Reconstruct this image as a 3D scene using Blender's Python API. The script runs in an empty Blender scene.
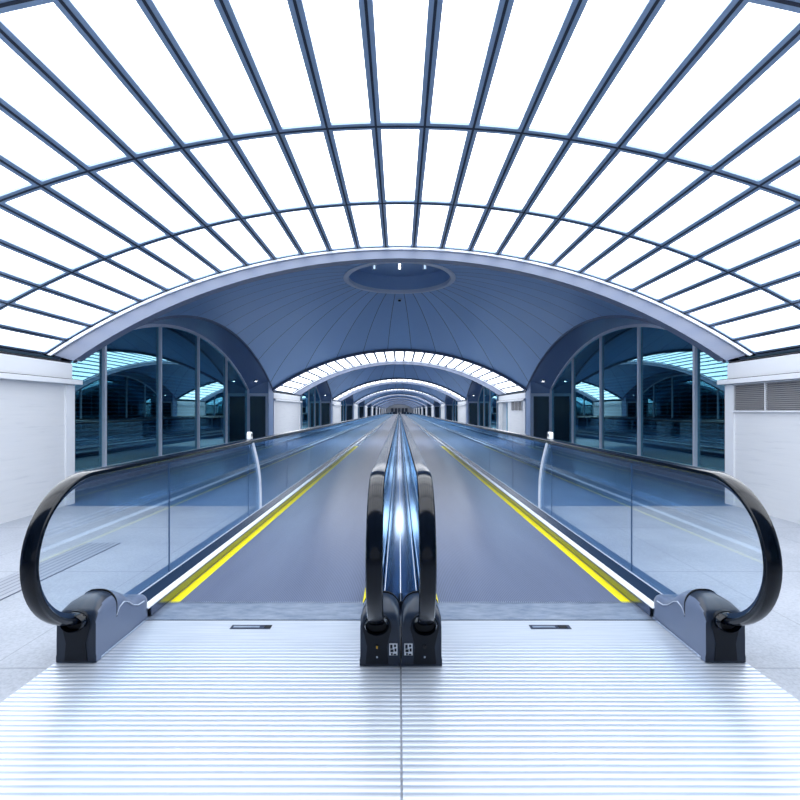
import bpy, bmesh, math, random
from math import sin, cos, pi, sqrt, atan2
random.seed(7)
S = bpy.context.scene
C = bpy.data.collections.new('hall'); S.collection.children.link(C)

# ------------------------------------------------------------ camera, world, exposure
EYE = 1.3
cd = bpy.data.cameras.new('camera'); cam = bpy.data.objects.new('camera', cd); S.collection.objects.link(cam)
cam.location = (-.008, 0, EYE); cam.rotation_euler = (pi/2, 0, 0)
cd.sensor_width = 36; cd.lens = 450/800*36; cd.shift_x = 0.0009; cd.shift_y = 0.0131
cd.clip_start = .05; cd.clip_end = 400
S.camera = cam
w = bpy.data.worlds.new('world'); S.world = w; w.use_nodes = True
w.node_tree.nodes['Background'].inputs[0].default_value = (.72, .82, 1, 1)
w.node_tree.nodes['Background'].inputs[1].default_value = 0.25
S.view_settings.view_transform = 'Standard'; S.view_settings.look = 'None'
S.view_settings.gamma = 1; S.view_settings.use_curve_mapping = False
S.view_settings.exposure = 1.08
PANE = 1.9            # brightness of the luminous ceiling panes

# ------------------------------------------------------------ measures
PER = 14.4            # one skylight bay + one dome bay
SKY0, SKY1 = 0.94, 6.3   # first skylight bay
NB = 11               # dome bays
CY0 = 11.3            # centre of first dome bay
END = SKY1 + PER*NB
W = 4.57              # wall half width
WI = 5.27             # window plane

# ------------------------------------------------------------ materials
def mat(name, col=(.5,.5,.5), rough=.5, metal=0, spec=.5, emit=None, estr=1, build=None, coat=0):
    m = bpy.data.materials.new(name); m.use_nodes = True
    nt = m.node_tree; b = nt.nodes['Principled BSDF']
    b.inputs['Base Color'].default_value = (*col, 1); b.inputs['Roughness'].default_value = rough
    b.inputs['Metallic'].default_value = metal; b.inputs['Specular IOR Level'].default_value = spec
    b.inputs['Coat Weight'].default_value = coat
    if emit:
        b.inputs['Emission Color'].default_value = (*emit, 1); b.inputs['Emission Strength'].default_value = estr
    if build: build(nt, b)
    return m
def N(nt, t, **k):
    n = nt.nodes.new(t)
    for a, v in k.items(): setattr(n, a, v)
    return n
def ramp(nt, fac, stops):
    r = N(nt, 'ShaderNodeValToRGB'); e = r.color_ramp.elements
    while len(e) < len(stops): e.new(.5)
    for i, (p, c) in enumerate(stops):
        e[i].position = p; e[i].color = (*c, 1)
    nt.links.new(fac, r.inputs[0]); return r.outputs[0]
def coords(nt, scale=(1,1,1), kind='Object'):
    tc = N(nt, 'ShaderNodeTexCoord'); mp = N(nt, 'ShaderNodeMapping'); mp.inputs['Scale'].default_value = scale
    nt.links.new(tc.outputs[kind], mp.inputs[0]); return mp.outputs[0]
def noise(nt, vec, sc, det=4, rough=.5):
    n = N(nt, 'ShaderNodeTexNoise'); n.inputs['Scale'].default_value = sc
    n.inputs['Detail'].default_value = det; n.inputs['Roughness'].default_value = rough
    nt.links.new(vec, n.inputs['Vector']); return n.outputs['Fac']
def math_(nt, op, a, b=None):
    n = N(nt, 'ShaderNodeMath', operation=op)
    for i, v in enumerate((a, b)):
        if v is None: continue
        if isinstance(v, (int, float)): n.inputs[i].default_value = v
        else: nt.links.new(v, n.inputs[i])
    return n.outputs[0]
def bump(nt, b, h, st=.2, dist=.01):
    n = N(nt, 'ShaderNodeBump'); n.inputs['Strength'].default_value = st; n.inputs['Distance'].default_value = dist
    nt.links.new(h, n.inputs['Height']); nt.links.new(n.outputs[0], b.inputs['Normal'])
def mixcol(nt, f, a, b_, bt='MIX'):
    n = N(nt, 'ShaderNodeMix', data_type='RGBA', blend_type=bt)
    for i, v in ((0, f), (6, a), (7, b_)):
        if isinstance(v, (int, float)): n.inputs[i].default_value = v
        elif isinstance(v, tuple): n.inputs[i].default_value = (*v, 1)
        else: nt.links.new(v, n.inputs[i])
    return n.outputs[2]
def line(nt, v, pitch, off, wd):   # 1 on a thin line repeated every pitch
    a = math_(nt, 'ADD', v, -off); a = math_(nt, 'DIVIDE', a, pitch)
    a = math_(nt, 'FRACT', a); a = math_(nt, 'SUBTRACT', a, .5); a = math_(nt, 'ABSOLUTE', a)
    return math_(nt, 'GREATER_THAN', a, .5 - wd/pitch/2)

def b_concrete(nt, b):
    v = coords(nt); sx = N(nt, 'ShaderNodeSeparateXYZ'); nt.links.new(v, sx.inputs[0])
    n1 = noise(nt, v, 1.3, 6, .6); n2 = noise(nt, v, 60, 3, .6)
    c = ramp(nt, n1, [(.25, (.26,.29,.345)), (.55, (.37,.40,.46)), (.8, (.45,.48,.54))])
    c = mixcol(nt, .25, c, ramp(nt, n2, [(.35, (.2,.22,.26)), (.6, (.52,.55,.60))]))
    l = math_(nt, 'MAXIMUM', line(nt, sx.outputs[1], 1.36, 3.63, .012), line(nt, sx.outputs[0], 1.5, 2.42, .008))
    c = mixcol(nt, math_(nt, 'MULTIPLY', l, .55), c, (.16,.18,.22))
    nt.links.new(c, b.inputs['Base Color']); bump(nt, b, n2, .12, .003)
def b_carpet(nt, b):
    v = coords(nt); sx = N(nt, 'ShaderNodeSeparateXYZ'); nt.links.new(v, sx.inputs[0])
    c = ramp(nt, noise(nt, v, 2.0, 5), [(.3, (.06,.125,.25)), (.7, (.09,.17,.32))])
    nt.links.new(c, b.inputs['Base Color'])
def b_wall(nt, b):
    v = coords(nt, (1, .6, 9)); n1 = noise(nt, v, 2.2, 5, .65)
    c = ramp(nt, n1, [(.33, (.64,.655,.69)), (.42, (.70,.715,.745)), (.8, (.74,.75,.775))])
    nt.links.new(c, b.inputs['Base Color'])
def b_dome(nt, b):
    tc = N(nt, 'ShaderNodeTexCoord'); sx = N(nt, 'ShaderNodeSeparateXYZ'); nt.links.new(tc.outputs['Object'], sx.inputs[0])
    a = math_(nt, 'ARCTAN2', sx.outputs[0], sx.outputs[1]); a = math_(nt, 'DIVIDE', a, pi/18)
    f = math_(nt, 'FRACT', math_(nt, 'ADD', a, 40))          # 0..1 in each radial panel, joint at .5 (5, 15, 25 degrees)
    d = math_(nt, 'ABSOLUTE', math_(nt, 'SUBTRACT', f, .5))
    r = math_(nt, 'SQRT', math_(nt, 'ADD', math_(nt, 'MULTIPLY', sx.outputs[0], sx.outputs[0]), math_(nt, 'MULTIPLY', sx.outputs[1], sx.outputs[1])))
    dm = math_(nt, 'MULTIPLY', math_(nt, 'MULTIPLY', d, r), pi/18)
    l = math_(nt, 'LESS_THAN', dm, .009)
    cell = math_(nt, 'FLOOR', math_(nt, 'ADD', a, 40.5))
    wn = N(nt, 'ShaderNodeTexWhiteNoise', noise_dimensions='1D'); nt.links.new(cell, wn.inputs['W'])
    c = ramp(nt, wn.outputs['Value'], [(0, (.33,.52,.80)), (1, (.40,.60,.89))])
    c = mixcol(nt, l, c, (.09,.12,.20))
    nt.links.new(c, b.inputs['Base Color'])
    mr = N(nt, 'ShaderNodeMapRange'); mr.inputs[3].default_value = .30; mr.inputs[4].default_value = .42
    nt.links.new(noise(nt, tc.outputs['Object'], 1.5, 3), mr.inputs[0]); nt.links.new(mr.outputs[0], b.inputs['Roughness'])
def b_belt(nt, b):
    v = coords(nt); sx = N(nt, 'ShaderNodeSeparateXYZ'); nt.links.new(v, sx.inputs[0])
    g = math_(nt, 'SINE', math_(nt, 'MULTIPLY', sx.outputs[0], 2*pi/.012))
    n1 = noise(nt, coords(nt, (3, .35, 1)), 1.2, 5)
    c = ramp(nt, n1, [(.3, (.085,.105,.175)), (.7, (.135,.165,.255))])
    c = mixcol(nt, .5, c, ramp(nt, math_(nt, 'MULTIPLY', math_(nt, 'ADD', g, 1), .5), [(.2, (.05,.06,.10)), (.7, (.21,.24,.33))]))
    nt.links.new(c, b.inputs['Base Color'])
def b_plate(nt, b):
    v = coords(nt); sx = N(nt, 'ShaderNodeSeparateXYZ'); nt.links.new(v, sx.inputs[0])
    p = math_(nt, 'MULTIPLY', sx.outputs[1], 2*pi/.030)
    g = math_(nt, 'SINE', math_(nt, 'ADD', p, math_(nt, 'MULTIPLY', noise(nt, coords(nt, (.5, 1, 1)), 2, 2), 2.5)))
    n1 = noise(nt, coords(nt, (1, 25, 1)), 3, 4)
    c = ramp(nt, n1, [(.3, (.55,.61,.70)), (.7, (.70,.75,.82))])
    gg = math_(nt, 'MULTIPLY', math_(nt, 'ADD', g, 1), .5)
    near = N(nt, 'ShaderNodeMapRange'); near.inputs[1].default_value = 2.58; near.inputs[2].default_value = 2.38
    nt.links.new(sx.outputs[1], near.inputs[0])
    c = mixcol(nt, math_(nt, 'MULTIPLY', near.outputs[0], .8), c, ramp(nt, gg, [(.0, (.25,.31,.42)), (.55, (.66,.71,.79))]))
    nt.links.new(c, b.inputs['Base Color'])
    bump(nt, b, math_(nt, 'MULTIPLY', gg, near.outputs[0]), .35, .004)
def b_comb(nt, b):
    v = coords(nt, (1, 3, 1)); n1 = noise(nt, v, 6, 6, .7)
    c = ramp(nt, n1, [(.3, (.20,.26,.37)), (.65, (.42,.48,.58))])
    nt.links.new(c, b.inputs['Base Color'])
def b_strip(nt, b):
    v = coords(nt); sx = N(nt, 'ShaderNodeSeparateXYZ'); nt.links.new(v, sx.inputs[0])
    l = line(nt, sx.outputs[0], .055, 0, .012)
    nt.links.new(mixcol(nt, l, (.36,.39,.45), (.16,.18,.23)), b.inputs['Base Color'])

M = {}
M['pane'] = mat('luminous_pane', (.9,.93,.97), .4, emit=(.95,.975,1), estr=PANE)
M['rib'] = mat('rib_metal', (.30,.42,.60), .35, .15)
M['ribdark'] = mat('rib_gasket', (.015,.025,.05), .5)
M['arch'] = mat('arch_paint', (.17,.205,.30), .35)
M['lip'] = mat('arch_lip', (.80,.84,.93), .3)
M['dome'] = mat('dome_panels', (.25,.33,.48), .4, .25, build=b_dome)
M['drum'] = mat('drum_paint', (.34,.50,.76), .5)
M['wall'] = mat('wall_cladding', (.8,.82,.86), .55, build=b_wall)
M['cornice'] = mat('cornice_paint', (.78,.80,.84), .5)
M['frame'] = mat('window_frame_paint', (.74,.79,.90), .35, .1)
M['soffit'] = mat('soffit_paint', (.22,.31,.50), .3)
M['door'] = mat('dark_door', (.025,.04,.07), .12, spec=.9)
M['plinth'] = mat('plinth_paint', (.16,.2,.28), .5)
M['concrete'] = mat('pale_floor', (.6,.6,.6), .42, build=b_concrete)
M['carpet'] = mat('blue_floor', (.1,.15,.25), .35, build=b_carpet)
M['belt'] = mat('grooved_belt', (.2,.2,.3), .30, .0, spec=.35, build=b_belt)
M['plate'] = mat('ribbed_plate', (.85,.9,.95), .36, .45, build=b_plate)
M['comb'] = mat('comb_metal', (.5,.55,.65), .38, .6, build=b_comb)
M['steel'] = mat('brushed_steel', (.62,.68,.78), .16, 1)
M['decksteel'] = mat('polished_deck', (.36,.55,.82), .12, 1)
M['deckdark'] = mat('dark_deck', (.025,.05,.10), .25, .3)
M['deckout'] = mat('blue_deck', (.05,.11,.22), .3, .3)
M['white'] = mat('white_trim', (.93,.95,.98), .25)
M['skirt'] = mat('skirt_metal', (.22,.25,.33), .14, .9)
M['yellow'] = mat('yellow_line', (.95,.83,.0), .45)
M['rubber'] = mat('black_rubber', (.002,.004,.009), .13, spec=.35)
M['newel'] = mat('newel_plastic', (.14,.175,.26), .3)
M['neweldark'] = mat('newel_hood', (.018,.028,.05), .3)
M['newelfront'] = mat('newel_front', (.004,.007,.014), .4, spec=.3)
M['hole'] = mat('opening_black', (.002,.003,.005), .7)
M['seam'] = mat('seam_pale', (.55,.6,.7), .3)
M['slot'] = mat('slot_dark', (.02,.03,.06), .3)
M['louvre'] = mat('louvre_grey', (.33,.33,.35), .45)
M['lamp'] = mat('lamp_glow', (1,1,1), .3, emit=(.9,.95,1), estr=6)
M['lampdim'] = mat('lamp_faint', (.8,.9,1), .3, emit=(.6,.8,1), estr=.5)
M['strip'] = mat('joint_strip', (.5,.5,.6), .4, .3, build=b_strip)
M['back'] = mat('night_wall', (.010,.020,.035), .5)
M['slat'] = mat('blind_slat', (.30,.50,.60), .4)
M['ink'] = mat('label_ink', (.01,.01,.015), .5)
M['amber'] = mat('amber_mark', (.8,.45,.02), .4)
M['gap'] = mat('gap_black', (.01,.012,.02), .6)

def glass(name, tint, refl, base, rough=.0, rtint=(1,1,1)):
    m = bpy.data.materials.new(name); m.use_nodes = True; nt = m.node_tree; nt.nodes.clear()
    o = N(nt, 'ShaderNodeOutputMaterial'); mx = N(nt, 'ShaderNodeMixShader')
    t = N(nt, 'ShaderNodeBsdfTransparent'); t.inputs[0].default_value = (*tint, 1)
    g = N(nt, 'ShaderNodeBsdfGlossy'); g.inputs[0].default_value = (*rtint, 1); g.inputs['Roughness'].default_value = rough
    ge = N(nt, 'ShaderNodeNewGeometry'); dp = N(nt, 'ShaderNodeVectorMath', operation='DOT_PRODUCT')
    nt.links.new(ge.outputs['Normal'], dp.inputs[0]); nt.links.new(ge.outputs['Incoming'], dp.inputs[1])
    k = math_(nt, 'SUBTRACT', 1, math_(nt, 'ABSOLUTE', dp.outputs['Value']))      # grazing-angle gloss, the same from both sides
    f = math_(nt, 'MULTIPLY', math_(nt, 'POWER', k, 5), .96)
    f = math_(nt, 'ADD', math_(nt, 'MULTIPLY', math_(nt, 'ADD', f, .04), refl), base)
    n = N(nt, 'ShaderNodeClamp'); nt.links.new(f, n.inputs[0])
    nt.links.new(n.outputs[0], mx.inputs[0]); nt.links.new(t.outputs[0], mx.inputs[1]); nt.links.new(g.outputs[0], mx.inputs[2])
    nt.links.new(mx.outputs[0], o.inputs[0]); return m
M['glass'] = glass('balustrade_glass', (.92,.96,.99), 1.9, .0, rtint=(.62,.82,1))
M['winglass'] = glass('window_glass', (.26,.46,.56), 1.2, .21, rtint=(.45,.86,1))

# ------------------------------------------------------------ mesh helpers
class MB:
    def __init__(s): s.v = []; s.f = []; s.mi = []
    def add(s, vs, fs, mi=0):
        n = len(s.v); s.v += [tuple(p) for p in vs]; s.f += [tuple(i+n for i in f) for f in fs]; s.mi += [mi]*len(fs)
    def box(s, x0, x1, y0, y1, z0, z1, mi=0):
        x0, x1 = min(x0,x1), max(x0,x1); y0, y1 = min(y0,y1), max(y0,y1)
        s.add([(x,y,z) for x in (x0,x1) for y in (y0,y1) for z in (z0,z1)],
              [(0,1,3,2),(4,6,7,5),(0,4,5,1),(2,3,7,6),(0,2,6,4),(1,5,7,3)], mi)
    def grid(s, rows, mi=0, close=False):
        m = len(rows[0]); vs = [p for r in rows for p in r]; fs = []
        for i in range(len(rows)-1):
            for j in range(m if close else m-1):
                k = (j+1) % m
                fs.append((i*m+j, i*m+k, (i+1)*m+k, (i+1)*m+j))
        s.add(vs, fs, mi)
    def prism_y(s, prof, y0, y1, mi=0, caps=True):   # closed (x,z) profile extruded along y
        n = len(prof)
        vs = [(x,y0,z) for x,z in prof] + [(x,y1,z) for x,z in prof]
        fs = [(i,(i+1)%n,n+(i+1)%n,n+i) for i in range(n)]
        if caps: fs += [tuple(range(n))[::-1], tuple(range(n,2*n))]
        s.add(vs, fs, mi)
    def prism_x(s, prof, x0, x1, mi=0):              # closed (y,z) profile extruded along x
        n = len(prof)
        vs = [(x0,y,z) for y,z in prof] + [(x1,y,z) for y,z in prof]
        s.add(vs, [(i,(i+1)%n,n+(i+1)%n,n+i) for i in range(n)] + [tuple(range(n))[::-1], tuple(range(n,2*n))], mi)
    def build(s, name, mats, parent=None, smooth=False, bev=0, kind=None):
        me = bpy.data.meshes.new(name); me.from_pydata(s.v, [], s.f)
        if not isinstance(mats, (list,tuple)): mats = [mats]
        for m in mats: me.materials.append(M[m])
        for p, i in zip(me.polygons, s.mi): p.material_index = i
        bm = bmesh.new(); bm.from_mesh(me); bmesh.ops.recalc_face_normals(bm, faces=bm.faces); bm.to_mesh(me); bm.free()
        if smooth:
            me.polygons.foreach_set('use_smooth', [True]*len(me.polygons))
            if smooth == 'auto': me.set_sharp_from_angle(angle=math.radians(38))
        o = bpy.data.objects.new(name, me); C.objects.link(o)
        if parent: o.parent = parent
        if bev:
            b = o.modifiers.new('bevel', 'BEVEL'); b.width = bev; b.segments = 2; b.limit_method = 'ANGLE'
        if kind: o['kind'] = kind
        return o
def one(name, mats, fn, parent=None, **k):
    m = MB(); fn(m); return m.build(name, mats, parent, **k)
def thing(name, label, cat, loc=(0,0,0), group=None, kind=None):
    o = bpy.data.objects.new(name, None); C.objects.link(o); o.location = loc; o.empty_display_size = .1
    if kind: o['kind'] = kind
    else: o['label'] = label; o['category'] = cat
    if group: o['group'] = group
    return o
def copy_tree(o, parent=None):
    c = o.copy(); C.objects.link(c); c.parent = parent
    for ch in [q for q in C.objects if q.parent == o]: copy_tree(ch, c)
    return c
ORD = ['first','second','third','fourth','fifth','sixth','seventh','eighth','ninth','tenth','eleventh','twelfth']

# ------------------------------------------------------------ floor
def fl(m):
    m.box(-8, 8, -8, 6.12, -.12, -.02)
    for k in range(NB):
        y = SKY1 + PER*k
        m.box(-8, 8, y - .18 if k else 6.12, y+10.0, -.12, -.02, 1)
        m.box(-8, 8, y+10.0, y+PER-.18, -.12, -.02, 0)
    m.box(-8, 8, END-.18, END+4, -.12, -.02, 0)
one('floor', ['concrete', 'carpet'], fl, kind='structure').location.z = .02

def jstrip(m): m.box(-.165, .165, 0, 5.6, -.004, .004)
o = one('trim_1', 'strip', jstrip, kind='structure'); o.location = (-2.9, -1.2, .003)

# ------------------------------------------------------------ vault shapes
def up(x):   # skylight vault, height above floor at x
    R = 8.96; return EYE + 2.285 - (R - sqrt(R*R - x*x))
def circ(R, t): return R - sqrt(R*R - t*t)
HX = circ(8.02, 4.57); HY = circ(9.3, 5.0)
def dz(x, y):  # sail dome, relative to the dome centre
    h = 1.27*circ(9.3, min(abs(y),5))/HY; g = 1.23*circ(8.02, min(abs(x),4.6))/HX
    return EYE + 3.40 - h - g - .13*h*g/(1.27*1.23)*1.56
def fin(y):  # window head arch
    R = 8.4; return EYE + 2.02 - 1.29*circ(R, abs(y))/circ(R, 4.4)

# ------------------------------------------------------------ skylights
HALF = 4.96; R0 = 8.96; AMAX = math.asin(HALF/R0); NP = 27; DA = .392/R0
EDGE = [a for a in [-(NP/2 - i)*DA for i in range(NP+1)]]
EDGE[0] = -AMAX; EDGE[-1] = AMAX
def vp(a, y, d=0):   # point on the vault, d = outward offset
    zc = EYE + 2.285 - R0; return ((R0+d)*sin(a), y, zc + (R0+d)*cos(a))
def skylight(y0, rows, dy):
    t = thing('skylight', '', 'skylight', (0, y0, 0))
    L = rows*dy
    fr = MB()
    for i, a in enumerate(EDGE):       # lengthwise bars
        for (hw, din, dout, mi) in ((.041, -.0, .05, 0), (.009, -.004, 0, 1)):
            da = hw/R0
            vs = [vp(a-da, 0, din), vp(a+da, 0, din), vp(a+da, 0, dout), vp(a-da, 0, dout)]
            vs += [(x, L, z) for x, _, z in vs]
            fr.add(vs, [(0,1,2,3),(4,7,6,5),(0,4,5,1),(1,5,6,2),(2,6,7,3),(3,7,4,0)], mi)
    ns = 52
    for r in range(rows+1):            # transverse bars
        yc = r*dy
        for (hw, din, dout, mi) in ((.041, .001, .05, 0), (.009, -.003, 0, 1)):
            rowsv = []
            for q in range(ns+1):
                a = -AMAX + 2*AMAX*q/ns
                rowsv.append([vp(a, yc-hw, din), vp(a, yc+hw, din), vp(a, yc+hw, dout), vp(a, yc-hw, dout)])
            fr.grid(rowsv, mi, close=True)
    fr.build('frame', ['rib', 'ribdark'], t)
    gl = MB()
    for i in range(NP):
        for r in range(rows):
            a0, a1 = EDGE[i], EDGE[i+1]
            q0, q1 = a0 + .035/R0, a1 - .035/R0; u0, u1 = r*dy+.035, (r+1)*dy-.035
            gl.add([vp(q0,u0,.022), vp(q1,u0,.022), vp(q1,u1,.022), vp(q0,u1,.022)], [(0,1,2,3)])
    gl.build('glazing', 'pane', t)
    return t
s0 = skylight(SKY0, 4, 1.34)
s0['label'] = 'large white luminous barrel skylight overhead, above the walkway entrance'
s0['group'] = 'white barrel skylights along the hall'
s1 = skylight(SKY1 + 10.0, 1, PER-10)
for k in range(NB-1):
    s = s1 if k == 0 else copy_tree(s1)
    s.location.y = SKY1 + 10.0 + PER*k
    s['label'] = ORD[k+1] + ' white barrel skylight counting from the walkway entrance'
    s['group'] = 'white barrel skylights along the hall'

# ------------------------------------------------------------ arch ribs at the dome edges
def arch_mesh(m, y0, y1, face):
    n = 48; rows = []
    for q in range(n+1):
        t = -1 + 2*q/n
        xo = HALF*t; zo = up(xo) + .02
        xi = 4.57*t; zi = dz(xi, 5.0)
        rows.append([(xi,y0,zi), (xi,y1,zi), (xo,y1,zo+.0), (xo,y0,zo)])
    m.grid(rows, 0, close=True)
    # pale lip along the outer edge, proud of the face
    rows = []
    for q in range(n+1):
        t = -1 + 2*q/n
        xo = HALF*t; zo = up(xo); xi = 4.57*t; zi = dz(xi, 5.0)
        dx, dzz = xi-xo, zi-zo
        a = (xo+dx*.10, zo+dzz*.08); b = (xo+dx*.24, zo+dzz*.24)
        y = y0 if face < 0 else y1
        yy = y + face*.03
        rows.append([(a[0], y, a[1]), (a[0], yy, a[1]), (b[0], yy, b[1]), (b[0], y, b[1])])
    m.grid(rows, 1, close=True)
A = MB(); arch_mesh(A, 0, .16, -1); archA = A.build('trim_2', ['arch','lip'], smooth='auto', kind='structure')
archA.location.y = SKY1
A = MB(); arch_mesh(A, -.16, 0, 1); archB = A.build('trim_3', ['arch','lip'], smooth='auto', kind='structure')
archB.location.y = SKY1 + 10.0
for k in range(1, NB):
    for j, a in enumerate((archA, archB)):
        c = a.copy(); C.objects.link(c); c.location.y = a.location.y + PER*k; c.name = 'trim_%d' % (10 + 2*k + j)
c = archB.copy(); C.objects.link(c); c.location.y = SKY0; c.name = 'trim_8'

# ------------------------------------------------------------ domes
def dome_mesh(m, r0):
    nA = 144; nR = 14; rows = []
    for i in range(nA+1):
        a = 2*pi*i/nA; s, c = sin(a), cos(a)
        rm = min(4.57/max(abs(s),1e-6), 4.99/max(abs(c),1e-6))
        rows.append([((r0+(rm-r0)*j/nR)*s, (r0+(rm-r0)*j/nR)*c, dz((r0+(rm-r0)*j/nR)*s, (r0+(rm-r0)*j/nR)*c)) for j in range(nR+1)])
    m.grid(rows)
OR = 1.30
d0 = one('ceiling', 'dome', lambda m: dome_mesh(m, OR), smooth=True, kind='structure'); d0.location.y = CY0
d1 = one('ceiling', 'dome', lambda m: dome_mesh(m, .001), smooth=True, kind='structure'); d1.location.y = CY0+PER
for k in [-1] + list(range(2, NB)):
    c = d1.copy(); C.objects.link(c); c.location.y = CY0 + PER*k if k > 0 else SKY0 - 5

# oculus
oc = thing('ceiling_oculus', 'round recessed oculus in the centre of the blue dome', 'oculus', (0, CY0, 0))
def ringz(r, a): return dz(r*sin(a), r*cos(a))
zt = dz(0, OR)
rim = MB(); rows = []
for i in range(97):
    a = 2*pi*i/96; s, c = sin(a), cos(a); z0 = ringz(OR, a); z1 = ringz(OR+.09, a)
    rows.append([(p*s, p*c, q) for p, q in ((OR-.03, z0+.05), (OR-.03, z0-.035), (OR+.03, z0-.05), (OR+.10, z1-.02), (OR+.10, z1+.05))])
rim.grid(rows, close=True); rim.build('rim', 'frame', oc, smooth='auto')
dr = MB(); rows = []
for i in range(97):
    a = 2*pi*i/96; s, c = sin(a), cos(a)
    rows.append([(p*s, p*c, q) for p, q in ((OR-.02, ringz(OR, a)-.02), (OR-.02, zt+.42))])
dr.grid(rows)
dr.add([((OR-.02)*sin(2*pi*i/96), (OR-.02)*cos(2*pi*i/96), zt+.42) for i in range(96)], [tuple(range(96))])
dr.build('drum', 'drum', oc, smooth='auto')
for x, lab in ((-.63, 'small pale bracket lamp hanging in oculus, leftmost of three'), (0, 'small pale bracket lamp hanging in oculus, middle of three'), (.63, 'small pale bracket lamp hanging in oculus, rightmost of three')):
    t = thing('hanging_lamp', lab, 'lamp', (x, CY0-.05, zt+.42), 'lamps inside the oculus')
    one('bracket', 'lip', lambda m: (m.box(-.055,-.035,-.03,.03,-.22,0), m.box(.035,.055,-.03,.03,-.22,0), m.box(-.055,.055,-.03,.03,-.03,0)), t)
    one('lamp_head', 'lamp' if x == 0 else 'lampdim', lambda m: m.box(-.02,.02,-.02,.02,-.20,-.08), t, bev=.004)
t = thing('ceiling_sensor', 'tiny dark round sensor on dome just beyond the oculus', 'sensor', (0, 13.15, dz(0, 13.15-CY0)))
def disc(m, r, z0, z1, n=20, x=0, y=0):
    m.add([(x+r*cos(2*pi*i/n), y+r*sin(2*pi*i/n), z) for z in (z0, z1) for i in range(n)],
          [tuple(range(n))[::-1], tuple(range(n,2*n))] + [(i,(i+1)%n,n+(i+1)%n,n+i) for i in range(n)])
one('base', 'seam', lambda m: disc(m, .06, -.012, .01), t)
one('sensor_head', 'hole', lambda m: disc(m, .04, -.045, -.012), t)

# ------------------------------------------------------------ side walls of the skylight bays
def bay_wall(sd, y0, y1, opening=None):
    m = MB()
    if opening:
        a, b = opening
        m.box(sd*W, sd*WI, y0, a, 0, 1.66); m.box(sd*W, sd*WI, b, y1, 0, 1.66)
    else:
        m.box(sd*W, sd*WI, y0, y1, 0, 1.66)
    m.box(sd*(W-.02), sd*W, y1-.16, y1, 0, 1.65, 1); m.box(sd*(W-.02), sd*W, y0, y0+.16, 0, 1.65, 1)
    return m.build('wall_left' if sd < 0 else 'wall_right', ['wall', 'cornice'], kind='structure')
def bay_cornice(sd, y0, y1, n):
    m = MB(); q = y1 - .0
    m.box(sd*(W-.09), sd*5.0, y0-.02, q+.06, 1.662, 1.725)
    m.box(sd*(W-.07), sd*5.0, y0, q+.03, 1.725, 1.735, 1)
    m.box(sd*(W-.015), sd*5.02, y0, q-.04, 1.735, 1.95)
    m.box(sd*(W+.0), sd*5.1, y0, q-.04, 1.955, 1.975, 1)
    return m.build('trim_%d' % n, ['cornice','gap'], bev=.004, kind='structure')
for i, sd in enumerate((-1, 1)):
    bay_wall(sd, SKY0, SKY1); bay_cornice(sd, SKY0, SKY1, 4+i)
    w2 = bay_wall(sd, SKY1+10, SKY1+PER, (19.0, 20.0) if sd > 0 else None)
    c2 = bay_cornice(sd, SKY1+10, SKY1+PER, 6+i)
    w3 = w2 if sd < 0 else bay_wall(sd, SKY1+10, SKY1+PER)
    if sd > 0: w3.location.y = PER
    for k in range(1, NB-1):
        if not (sd > 0 and k == 1):
            c = w3.copy(); C.objects.link(c); c.location.y = PER*k
        c = c2.copy(); C.objects.link(c); c.location.y = PER*k; c.name = 'trim_%d' % (40+2*k+i)
dr_ = thing('door_1', '', '', (W+.18, 19.0, 0), kind='structure')
one('door_leaf', 'winglass', lambda m: m.box(0, .02, .05, .95, .05, 1.62), dr_)
one('door_frame', 'frame', lambda m: (m.box(-.02,.04,0,.05,0,1.66), m.box(-.02,.04,.95,1.0,0,1.66), m.box(-.02,.04,.05,.95,1.62,1.66), m.box(-.02,.04,.05,.95,0,.05)), dr_)

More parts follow.
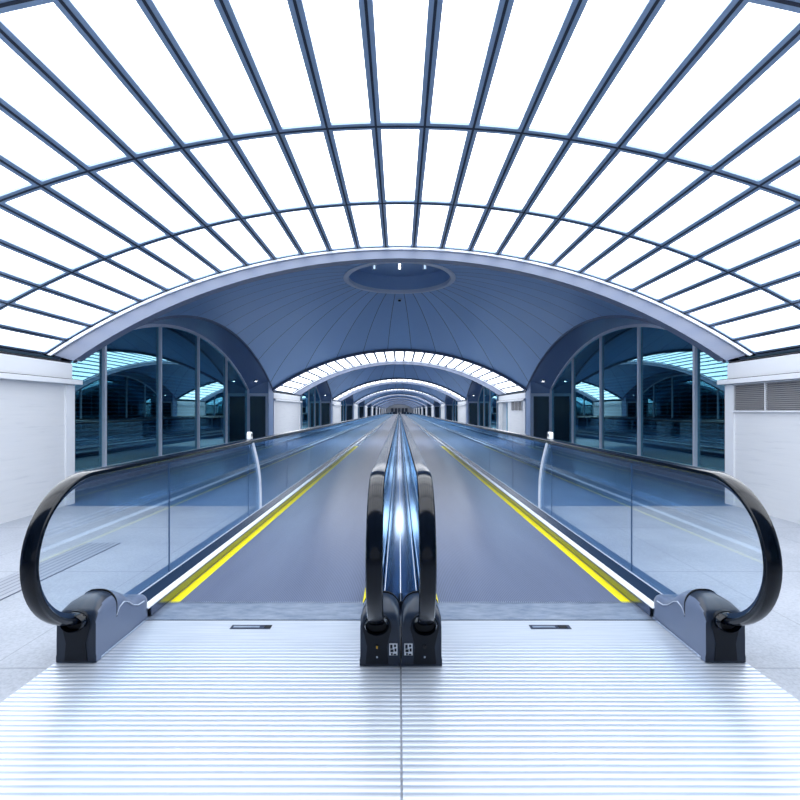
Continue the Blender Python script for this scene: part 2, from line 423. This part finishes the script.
# ------------------------------------------------------------ dome bay sides: soffit, spandrel piers, window
LH = 4.4
def side_bay(sd):
    out = []
    # soffit between the dome edge and the window head
    m = MB(); n = 40; rows = []
    for q in range(n+1):
        y = -5.0 + (LH+5.0)*q/n
        rows.append([(sd*W, y, dz(W, y)), (sd*WI, y, fin(y)), (sd*WI, y, fin(y)+.12), (sd*(W+.02), y, dz(W, y)+.12)])
    m.grid(rows, 0, close=True)
    rows = []
    for q in range(n+1):       # pale bead along the arch
        y = -4.98 + 2*4.98*q/n
        z = dz(W, y); rows.append([(sd*(W-.035), y, z+.02), (sd*(W-.035), y, z-.035), (sd*(W+.02), y, z-.035), (sd*(W+.02), y, z+.02)])
    m.grid(rows, 1, close=True)
    out.append(m.build('ceiling', ['soffit','arch'], smooth='auto', kind='structure'))
    # spandrel piers at both ends of the lunette
    m = MB()
    for e in (1,):
        ys = [LH + (5.0-LH)*i/4 for i in range(5)]
        prof = [(e*LH, 0)] + [(e*5.0, 0)] + [(e*y, dz(W, y)+.01) for y in reversed(ys)]
        m.prism_x(prof, sd*W, sd*(WI+.1), 0)
        y = e*(LH-.012)
        m.box(sd*(W+.02), sd*(W+.10), y, e*LH, 0, 1.88, 1); m.box(sd*(WI-.05), sd*(WI), y, e*LH, 0, 1.88, 1)
        m.box(sd*(W+.02), sd*WI, y, e*LH, 1.80, 1.90, 1)
    out.append(m.build('wall_left' if sd < 0 else 'wall_right', ['soffit','frame'], kind='structure'))
    # reflective door in each pier
    for e in (1,):
        d = thing('door_%d' % (2 + (sd>0) + (e>0)*2), '', '', (0,0,0), kind='structure')
        one('door_leaf', 'door', lambda m: m.box(sd*(W+.11), sd*(WI-.06), e*(LH-.006), e*(LH), .02, 1.79), d)
        out.append(d)
    # window
    wn = thing('window_%d' % (1 if sd < 0 else 2), '', '', (0,0,0), kind='structure')
    sill = .30; n = 48; LN = 4.98
    g = MB(); pts = [(-LN + (LH+LN)*q/n) for q in range(n+1)]
    g.prism_x([(-LN, sill), (LH, sill)] + [(y, fin(y)-.01) for y in reversed(pts)], sd*(WI+.03), sd*(WI+.045))
    g.build('glass', 'winglass', wn)
    f = MB(); rows = []
    for y in pts:
        z = fin(y); rows.append([(sd*(WI-.02), y, z+.03), (sd*(WI-.02), y, z-.06), (sd*(WI+.06), y, z-.06), (sd*(WI+.06), y, z+.03)])
    f.grid(rows, close=True)
    f.box(sd*(WI-.05), sd*(WI+.06), -LN, LH, sill-.06, sill+.0)
    f.box(sd*(WI-.03), sd*(WI+.06), LH-.06, LH, sill, fin(LH))
    f.build('window_frame', 'frame', wn, smooth='auto')
    for Y in (8.04, 9.92, 11.80, 13.70):
        y = Y - CY0
        one('mullion', 'frame', lambda m: m.box(sd*(WI-.02), sd*(WI+.05), y-.028, y+.028, sill, fin(y)-.04), wn)
    out.append(wn)
    # plinth under the window
    out.append(one('baseboard_left' if sd < 0 else 'baseboard_right', 'plinth', lambda m: m.box(sd*(WI-.02), sd*(WI+.1), -LN, LH, 0, sill-.06), kind='structure'))
    return out
wn_no = 3
for sd in (-1, 1):
    base = side_bay(sd)
    for o in base: o.location.y = CY0
    for k in [-1] + list(range(1, NB)):
        for o in base:
            c = copy_tree(o); c.location.y = CY0 + PER*k if k > 0 else SKY0 - 5
            if o.name.startswith('window'): c.name = 'window_%d' % wn_no; wn_no += 1
# space behind the windows
def back(m, sd):
    m.box(sd*7.2, sd*7.3, -8, END+2, 0, 3.8)
    m.box(sd*5.1, sd*7.3, -8, END+2, 3.72, 3.8)  # unseen roof slab, added to keep world light out behind the windows
    m.box(sd*(WI+.05), sd*7.3, -7.9, -7.8, 0, 3.8)
for sd in (-1, 1):
    one('wall_left' if sd < 0 else 'wall_right', 'back', lambda m: back(m, sd), kind='structure')
    bl = MB()
    for k in range(3):
        for j in range(22):
            z = .25 + j*.10
            bl.box(sd*7.02, sd*7.14, CY0+PER*k-5, CY0+PER*k+5, z, z+.035)
    bl.build('wall_left' if sd < 0 else 'wall_right', 'slat', kind='structure')

# downlights in the soffits
pos = [(-1, 1, 0), (1, 1, 0), (-1, 1, 1), (1, 1, 1)]
for sd, e, k in pos:
    y = e*4.12; x = sd*4.92; z = (dz(W, y)+fin(y))/2
    lab = 'tiny bright downlight in the %s arch soffit of the %s dome' % ('left' if sd < 0 else 'right', 'nearest' if k == 0 else 'second')
    t = thing('downlight', lab, 'downlight', (x, CY0+PER*k+y, z), 'downlights in the arch soffits')
    one('trim_ring', 'arch', lambda m: disc(m, .045, -.05, .02), t)
    one('bulb', 'lamp', lambda m: disc(m, .03, -.06, -.05), t)

# ventilation grilles on the right wall
def grille(y0, n, label):
    t = thing('ventilation_grille', label, 'grille', (W, y0, 1.30), 'grilles on the right wall')
    L = n*.53
    one('backing', 'slot', lambda m: m.box(-.004, 0, -L, 0, 0, .345), t)
    fr = MB(); fr.box(-.03, -.004, -L-.02, 0.0, -.02, 0); fr.box(-.03, -.004, -L-.02, 0, .345, .355)
    for i in range(n+1): fr.box(-.035, -.004, -i*.53-.012, -i*.53+.0, 0, .345)
    fr.build('frame', 'cornice', t)
    sl = MB()
    for i in range(n):
        for j in range(14):
            z = .012 + j*.0242; a, b = -(i+1)*.53+.001, -i*.53-.013
            sl.add([(-.004,a,z+.016),(-.028,a,z),(-.028,b,z),(-.004,b,z+.016),(-.004,a,z+.020),(-.028,a,z+.004),(-.028,b,z+.004),(-.004,b,z+.020)],
                   [(0,1,2,3),(4,7,6,5),(0,4,5,1),(1,5,6,2),(2,6,7,3),(3,7,4,0)])
    sl.build('slats', 'louvre', t)
grille(6.13, 6, 'long grey louvred grille high on the nearest white right wall')
grille(18.3, 3, 'small louvred grille on second white pier at right')

# ------------------------------------------------------------ walkways
BX0, BX1 = .22, 1.56; COMB = 3.03; WEND = END - 8
def walkway(sd, label):
    t = thing('moving_walkway', label, 'moving walkway', (sd*.89, COMB, 0), 'moving walkways side by side')
    ox, oy = -sd*.89, -COMB
    def P(name, mt, x0, x1, y0, y1, z0, z1, par=None, bev=0):
        return one(name, mt, lambda m: m.box(sd*x0+ox, sd*x1+ox, y0+oy, y1+oy, z0, z1), par or t, bev=bev)
    b = one('belt', 'belt', lambda m: m.box(sd*(BX0+.036)+ox, sd*(BX1-.067)+ox, 0, WEND+oy, .001, .006), t)
    P('yellow_line', 'yellow', BX1-.067, BX1-.002, COMB, 16.3, .001, .0065)
    P('yellow_line', 'yellow', BX0+.002, BX0+.035, COMB, 16.3, .001, .0065)
    P('edge_strip', 'steel', BX1-.067, BX1-.002, 16.3, WEND, .001, .0065)
    P('edge_strip', 'belt', BX0+.002, BX0+.035, 16.3, WEND, .001, .006)
    cp = MB(); cp.box(sd*BX0+ox, sd*BX1+ox, 2.775+oy, 2.99+oy, .001, .010)
    cp.add([(sd*BX0+ox, 2.99+oy, .001),(sd*BX1+ox, 2.99+oy, .001),(sd*BX1+ox, 2.99+oy, .010),(sd*BX0+ox, 2.99+oy, .010),
            (sd*BX0+ox, COMB+oy, .0065),(sd*BX1+ox, COMB+oy, .0065)], [(0,1,5,4),(3,4,5,2),(0,4,3),(1,2,5)])
    cpo = cp.build('comb_plate', 'comb', t)
    th = MB()
    nt_ = 100
    for i in range(nt_):
        x = sd*(BX0+.01 + (BX1-BX0-.02)*i/(nt_-1))+ox
        th.add([(x-.002, -.03, .012),(x+.002,-.03,.012),(x+.002,.02,.008),(x-.002,.02,.008),(x-.002,-.03,.007),(x+.002,-.03,.007)],
               [(0,1,2,3),(0,4,5,1),(0,3,4),(1,5,2),(4,3,2,5)])
    tt = th.build('comb_teeth', 'comb', cpo); 
    lp = one('landing_plate', 'plate', lambda m: m.box(sd*.004, sd*1.77, -.6, 2.765, .001, .010), t, bev=.002)
    lp.location = (ox, oy, 0)
    P('gap_strip', 'gap', .006, 1.77, 2.765, 2.775, .001, .006)
    ac = thing_part = P('access_slot', 'slot', .77, 1.01, 2.655, 2.705, .010, .0115, lp)
    ac.parent = lp; ac.location = (0, 0, 0)
    me = ac.data
    for v in me.vertices: v.co.x -= ox; v.co.y -= oy
    kb = one('key_block', 'hole', lambda m: m.box(sd*.81 if sd<0 else .94, sd*.77 if sd<0 else .99, 2.665, 2.695, .0115, .0135), None)
    kb.parent = lp
    kc = one('slot_cover', 'comb', lambda m: m.box(sd*.995 if sd<0 else .785, sd*.84 if sd<0 else .92, 2.67, 2.69, .0115, .013), None)
    kc.parent = lp
    return t
walkway(-1, 'left moving walkway with dark grooved belt and yellow edge lines')
walkway(1, 'right moving walkway with dark grooved belt and yellow edge lines')

# balustrades --------------------------------------------------
RZ = .965; YC = 2.39; RR = .375; ZC = RZ - RR
def rail_path(far):
    pts = [(far, RZ), (60, RZ), (20, RZ), (8, RZ), (5, RZ), (3.4, RZ), (2.8, RZ)]
    n = 28
    for i in range(n+1):
        a = pi/2 + pi*i/n; pts.append((YC + RR*cos(a)*1.02, ZC + RR*sin(a)))
    pts += [(2.44, RZ-2*RR+.002), (2.50, RZ-2*RR+.01)]
    return pts
def rail_mesh(m, sect, far, off=0):
    pts = rail_path(far); rows = []
    for i, (y, z) in enumerate(pts):
        a = pts[max(i-1,0)]; b = pts[min(i+1, len(pts)-1)]
        ty, tz = b[0]-a[0], b[1]-a[1]; L = sqrt(ty*ty+tz*tz); ty /= L; tz /= L
        ny, nz = tz, -ty      # outward normal: up on the straight top
        if i < 6: ny, nz = 0, 1
        rows.append([(x, y + ny*(d+off), z + nz*(d+off)) for x, d in sect])
    m.grid(rows, close=True)
    m.add(rows[0], [tuple(range(len(sect)))]); m.add(rows[-1], [tuple(range(len(sect)))])
RAILSEC = [(-.030,-.016),(-.038,-.008),(-.039,.002),(-.034,.010),(-.020,.0145),(0,.016),(.020,.0145),(.034,.010),(.039,.002),(.038,-.008),(.030,-.016),(0,-.017)]
GUIDE = [(-.012,-.040),(-.016,-.018),(.016,-.018),(.012,-.040)]

def newel(par, s, labels=0):
    bs = s*-.015 if labels else 0; fy = -.03 if labels else 0
    # loft along y; s = +1 when the walkway belt lies toward +x
    st = [(2.300, .150, .100, .0), (2.302, .235, .100, .1), (2.325, .272, .100, .35), (2.37, .298, .100, .6), (2.42, .309, .099, .85), (2.47, .308, .099, .9), (2.52, .294, .098, .9),
          (2.57, .265, .098, .9), (2.63, .225, .097, .85), (2.69, .192, .096, .8), (2.76, .173, .095, .75), (2.84, .166, .094, .7), (2.91, .163, .093, .65), (2.95, .155, .088, .6), (2.975, .135, .075, .5), (2.985, .11, .06, .4)]
    st = [(y if y < 2.6 else 2.6+(y-2.6)*.55, h-.006, hw, r) for y, h, hw, r in st]
    m = MB(); rows = []
    for y, h, hw, r in st:
        row = [(-hw*1.03, y, 0.002), (-hw*1.03, y, .03), (-hw, y, .045)]
        n = 12; rad = min(hw*.95, h*.45)*max(r, .35)
        zc = h - rad
        row.append((-hw, y, zc*.7))
        for i in range(n+1):
            a = pi - pi/2*i/n*1
            row.append((-hw+rad + rad*cos(a), y, zc + rad*sin(a)))
        for i in range(n+1):
            a = pi/2 - pi/2*i/n
            row.append((hw-rad + rad*cos(a), y, zc + rad*sin(a)))
        row += [(hw, y, zc*.7), (hw, y, .045), (hw*1.03, y, .03), (hw*1.03, y, .002)]
        rows.append(row)
    m.grid(rows, close=True)
    m.add(rows[0], [tuple(range(len(rows[0])))]); m.add(rows[-1], [tuple(range(len(rows[-1])))])
    m.v = [(x+bs, y+fy*max(0, (2.98-y)/.68), z+.010) for x, y, z in m.v]
    nc = m.build('newel_cap', ['newel','newelfront','neweldark'], par, smooth='auto')
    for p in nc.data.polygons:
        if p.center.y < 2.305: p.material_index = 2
        elif p.center.y < 2.475 and p.normal.x*s < .75: p.material_index = 2  # darker ahead of the seam, except faces turned toward the belt
    kids0 = len(C.objects)
    # dark front insert with rounded head
    f = MB(); pr = []
    hw = .062
    pr = [(-.058,.012),(-.050,.10)] + [( .072*cos(a), .195+.072*sin(a)) for a in [pi*1.15 - pi*1.3*i/20 for i in range(21)]] + [(.050,.10),(.058,.012)]
    f.add([(x, 2.297, z) for x, z in pr] + [(x, 2.315, z) for x, z in pr],
          [tuple(range(len(pr))), tuple(range(len(pr), 2*len(pr)))] + [(i,(i+1)%len(pr),len(pr)+(i+1)%len(pr),len(pr)+i) for i in range(len(pr))])
    fi = f.build('front_insert', 'newelfront', nc)
    # collar where the handrail enters
    c = MB(); rows = []
    n = 24
    for dy, sc in ((2.298, 1.0), (2.270, .98), (2.262, .88), (2.285, .80), (2.30, .80)):
        rows.append([(.062*sc*cos(2*pi*i/n)*1.0, dy, .215+.048*sc*sin(2*pi*i/n)) for i in range(n)])
    c.grid(rows, close=True); c.build('entry_collar', 'rubber', nc, smooth='auto')
    one('entry_brush', 'hole', lambda m: m.box(-.047,.047,2.288,2.297,.18,.25), nc)
    # kick edge around the foot and the seam over the hump
    one('foot_strip', 'steel', lambda m: (m.box(s*.103, s*.106, 2.33, 2.78, .004, .018),), nc)
    sm = MB(); rows = []
    for (y, h, hw_, r) in st[3:5]: pass
    y = 2.475; h = .308; hw_ = .099; rad = min(hw_*.95, h*.45)*.9; zc = h-rad
    arcp = [(-hw_, zc*.7)] + [(-hw_+rad+rad*cos(pi - pi/2*i/10), zc+rad*sin(pi-pi/2*i/10)) for i in range(11)] + [(hw_-rad+rad*cos(pi/2-pi/2*i/10), zc+rad*sin(pi/2-pi/2*i/10)) for i in range(11)] + [(hw_, zc*.7)]
    rows = [[(x*1.003, y-.004, z+.0012), (x*1.003, y+.004, z+.0012), (x*.97, y+.004, z-.01), (x*.97, y-.004, z-.01)] for x, z in arcp]
    sm.grid(rows, close=True); sm.build('seam', 'hole', nc)
    # highlight painted as a pale raised strip along the belt-side shoulder to the tail
    bd = MB(); rows = []
    for y, z in ((2.47,.165),(2.50,.20),(2.54,.212),(2.58,.195),(2.63,.155),(2.68,.133),(2.74,.13)):
        x = s*.0965
        rows.append([(x, y, z-.003), (x+s*.005, y, z-.002), (x+s*.005, y, z+.002), (x, y, z+.003)])
    bd.grid(rows, close=True); bd.build('shoulder_highlight', 'seam', nc)
    if labels:
        lx = labels*.082
        pl = one('safety_label', 'white', lambda m: m.box(lx-.021, lx+.021, 2.294, 2.299, .058, .116), nc)
        def glyph(m):
            m.box(lx-.016, lx-.004, 2.2925, 2.294, .092, .112); m.box(lx+.003, lx+.014, 2.2925, 2.294, .100, .112)
            m.box(lx-.015, lx+.001, 2.2925, 2.294, .075, .088); m.box(lx+.006, lx+.016, 2.2925, 2.294, .078, .093)
            m.box(lx-.012, lx-.003, 2.2925, 2.294, .060, .070); m.box(lx+.001, lx+.015, 2.2925, 2.294, .060, .066)
        one('pictogram', 'ink', glyph, pl)
        ks = one('key_switch', 'ink', lambda m: m.add([(.009*cos(2*pi*i/16), yy, .100+.009*sin(2*pi*i/16)) for yy in (2.290, 2.296) for i in range(16)], [tuple(range(16)), tuple(range(16,32))] + [(i,(i+1)%16,16+(i+1)%16,16+i) for i in range(16)]), nc)
        if s < 0: one('key_mark', 'amber', lambda m: m.box(-.0035,.0035,2.288,2.290,.094,.107), ks)
        one('screw', 'seam', lambda m: m.box(-.004,.004,2.292,2.296,.045,.053), nc)
    for o in list(C.objects)[kids0:]:
        for v in o.data.vertices:
            v.co.y += fy; v.co.z += .010
            if o.name.split('.')[0] in ('seam', 'shoulder_highlight', 'foot_strip'): v.co.x += bs

def balustrade(cx, s, label, labels=0, post=False, outer=True):
    # s = direction (sign of x) in which the belt lies as seen from this balustrade
    t = thing('balustrade', label, 'balustrade', (cx, 0, 0), 'glass balustrades of the walkways')
    one('handrail', 'rubber', lambda m: rail_mesh(m, RAILSEC, WEND), t, smooth='auto')
    one('rail_guide', 'deckdark', lambda m: rail_mesh(m, GUIDE, WEND), t)
    ht, zb = RZ-.03, .125
    # end glass following the loop
    g = MB(); n = 24
    pr = [(YC+.04, zb), (3.222, zb), (3.222, ht)] + [(YC + (RR-.03)*cos(a)*1.02, ZC + (RR-.03)*sin(a)) for a in [pi/2 + pi*i/n*.93 for i in range(n+1)]]
    g.prism_x(pr, -.005, .005); g.build('glass_panel', 'glass', t)
    y = 3.23; i = 0
    while y < WEND-1:
        L = 1.70 if i < 16 else 8.5
        y1 = min(y+L, WEND)
        one('glass_panel', 'glass', lambda m: m.box(-.005, .005, y+.004, y1-.004, zb, ht), t)
        if i < 16: one('panel_joint', 'deckout', lambda m: m.box(-.004, .004, y-.0035, y+.0035, zb+.02, ht), t)
        y = y1; i += 1
    # base: skirt, white trim, dark inner deck, channel
    y0 = 2.78
    one('skirt', 'skirt', lambda m: m.box(s*.0935, s*.0985, 2.82, WEND, .012, .078), t)
    one('white_trim', 'white', lambda m: m.prism_y([(s*.101,.074),(s*.099,.082),(s*.062,.091),(s*.060,.084)], y0, WEND), t)
    one('inner_deck', 'deckdark', lambda m: m.prism_y([(s*.061,.084),(s*.060,.0915),(s*.014,.138),(s*.006,.138),(s*.006,.08)], y0, WEND), t)
    one('channel_line', 'seam', lambda m: m.box(s*.0055, s*.013, y0, WEND, .138, .143), t)
    if outer:
        one('outer_deck', 'deckout', lambda m: m.prism_y([(-s*.006,.138),(-s*.105,.128),(-s*.110,.115),(-s*.110,.002),(-s*.10,.002),(-s*.006,.06)], 2.80, WEND), t)
    newel(t, s, labels)
    if post:
        cp = [(5.00,.935),(5.02,.92),(5.08,.84),(5.15,.74),(5.22,.62),(5.27,.48),(5.29,.32),(5.29,.145)]
        p = MB()
        for dx in (0,):
            rows = [[(s*.008, y, z), (s*.008, y+.052, z+.007), (s*.020, y+.052, z+.007), (s*.020, y, z)] for y, z in cp]
            p.grid(rows, close=True)
        po = p.build('curved_post', 'lip', t, smooth='auto'); po['label'] = 'curved chrome post behind the glass'
        q = MB(); rows = []
        for i in range(13):
            a = pi*i/12; rows.append([(-s*.085, 5.175-.034*cos(a), 1.02+.034*sin(a)), (-s*.042, 5.175-.034*cos(a), 1.02+.034*sin(a))])
        prf = [(5.141,.975)] + [(5.175-.034*cos(pi*i/12), 1.02+.034*sin(pi*i/12)) for i in range(13)] + [(5.209,.975)]
        q.prism_x(prf, -s*.09, -s*.045); pc = q.build('post_cap', 'white', po, smooth='auto')
        one('stop_button', 'ink', lambda m: m.box(-s*.044, -s*.040, 5.163, 5.187, 1.0, 1.035), po)
    return t
balustrade(-1.66, 1, 'outer glass balustrade at the left with big black looping handrail', post=True)
balustrade(1.66, -1, 'outer glass balustrade at the right with big black looping handrail', post=True)
balustrade(-.12, -1, 'left one of the paired balustrades in the middle', labels=1, outer=False)
balustrade(.12, 1, 'right one of the paired balustrades in the middle', labels=-1, outer=False)

# polished deck between the paired balustrades
t = thing('deck_cover', 'polished steel cover strip between the two middle handrails', 'cover strip', (0, 2.83, 0))
one('cover_plate', 'decksteel', lambda m: (m.box(-.110, -.0035, .0, WEND-2.83, .10, .150), m.box(.0035, .110, .0, WEND-2.83, .10, .150)), t)
one('centre_seam', 'white', lambda m: m.box(-.003, .003, 0, WEND-2.83, .10, .153), t)
for x in (-.100, .100):
    one('edge_bead', 'white', lambda m: m.box(x-.002, x+.002, 0, WEND-2.83, .150, .153), t)

# ------------------------------------------------------------ far end of the hall
def endw(m):
    m.box(-7.3, -3.2, END+2, END+2.2, 0, 4); m.box(3.2, 7.3, END+2, END+2.2, 0, 4)
    m.box(-3.2, 3.2, END+2, END+2.2, 2.2, 4)
one('wall_back', 'wall', endw, kind='structure')
o = thing('window_%d' % wn_no, '', '', (0, END+2.05, 0), kind='structure')
one('glass', 'door', lambda m: m.box(-3.2, 3.2, .02, .05, 0, 2.2), o)
for i in range(6):
    x = -3.2 + i*1.28
    one('mullion', 'cornice', lambda m: m.box(x-.12, x+.12, -.05, .02, 0, 2.2), o)
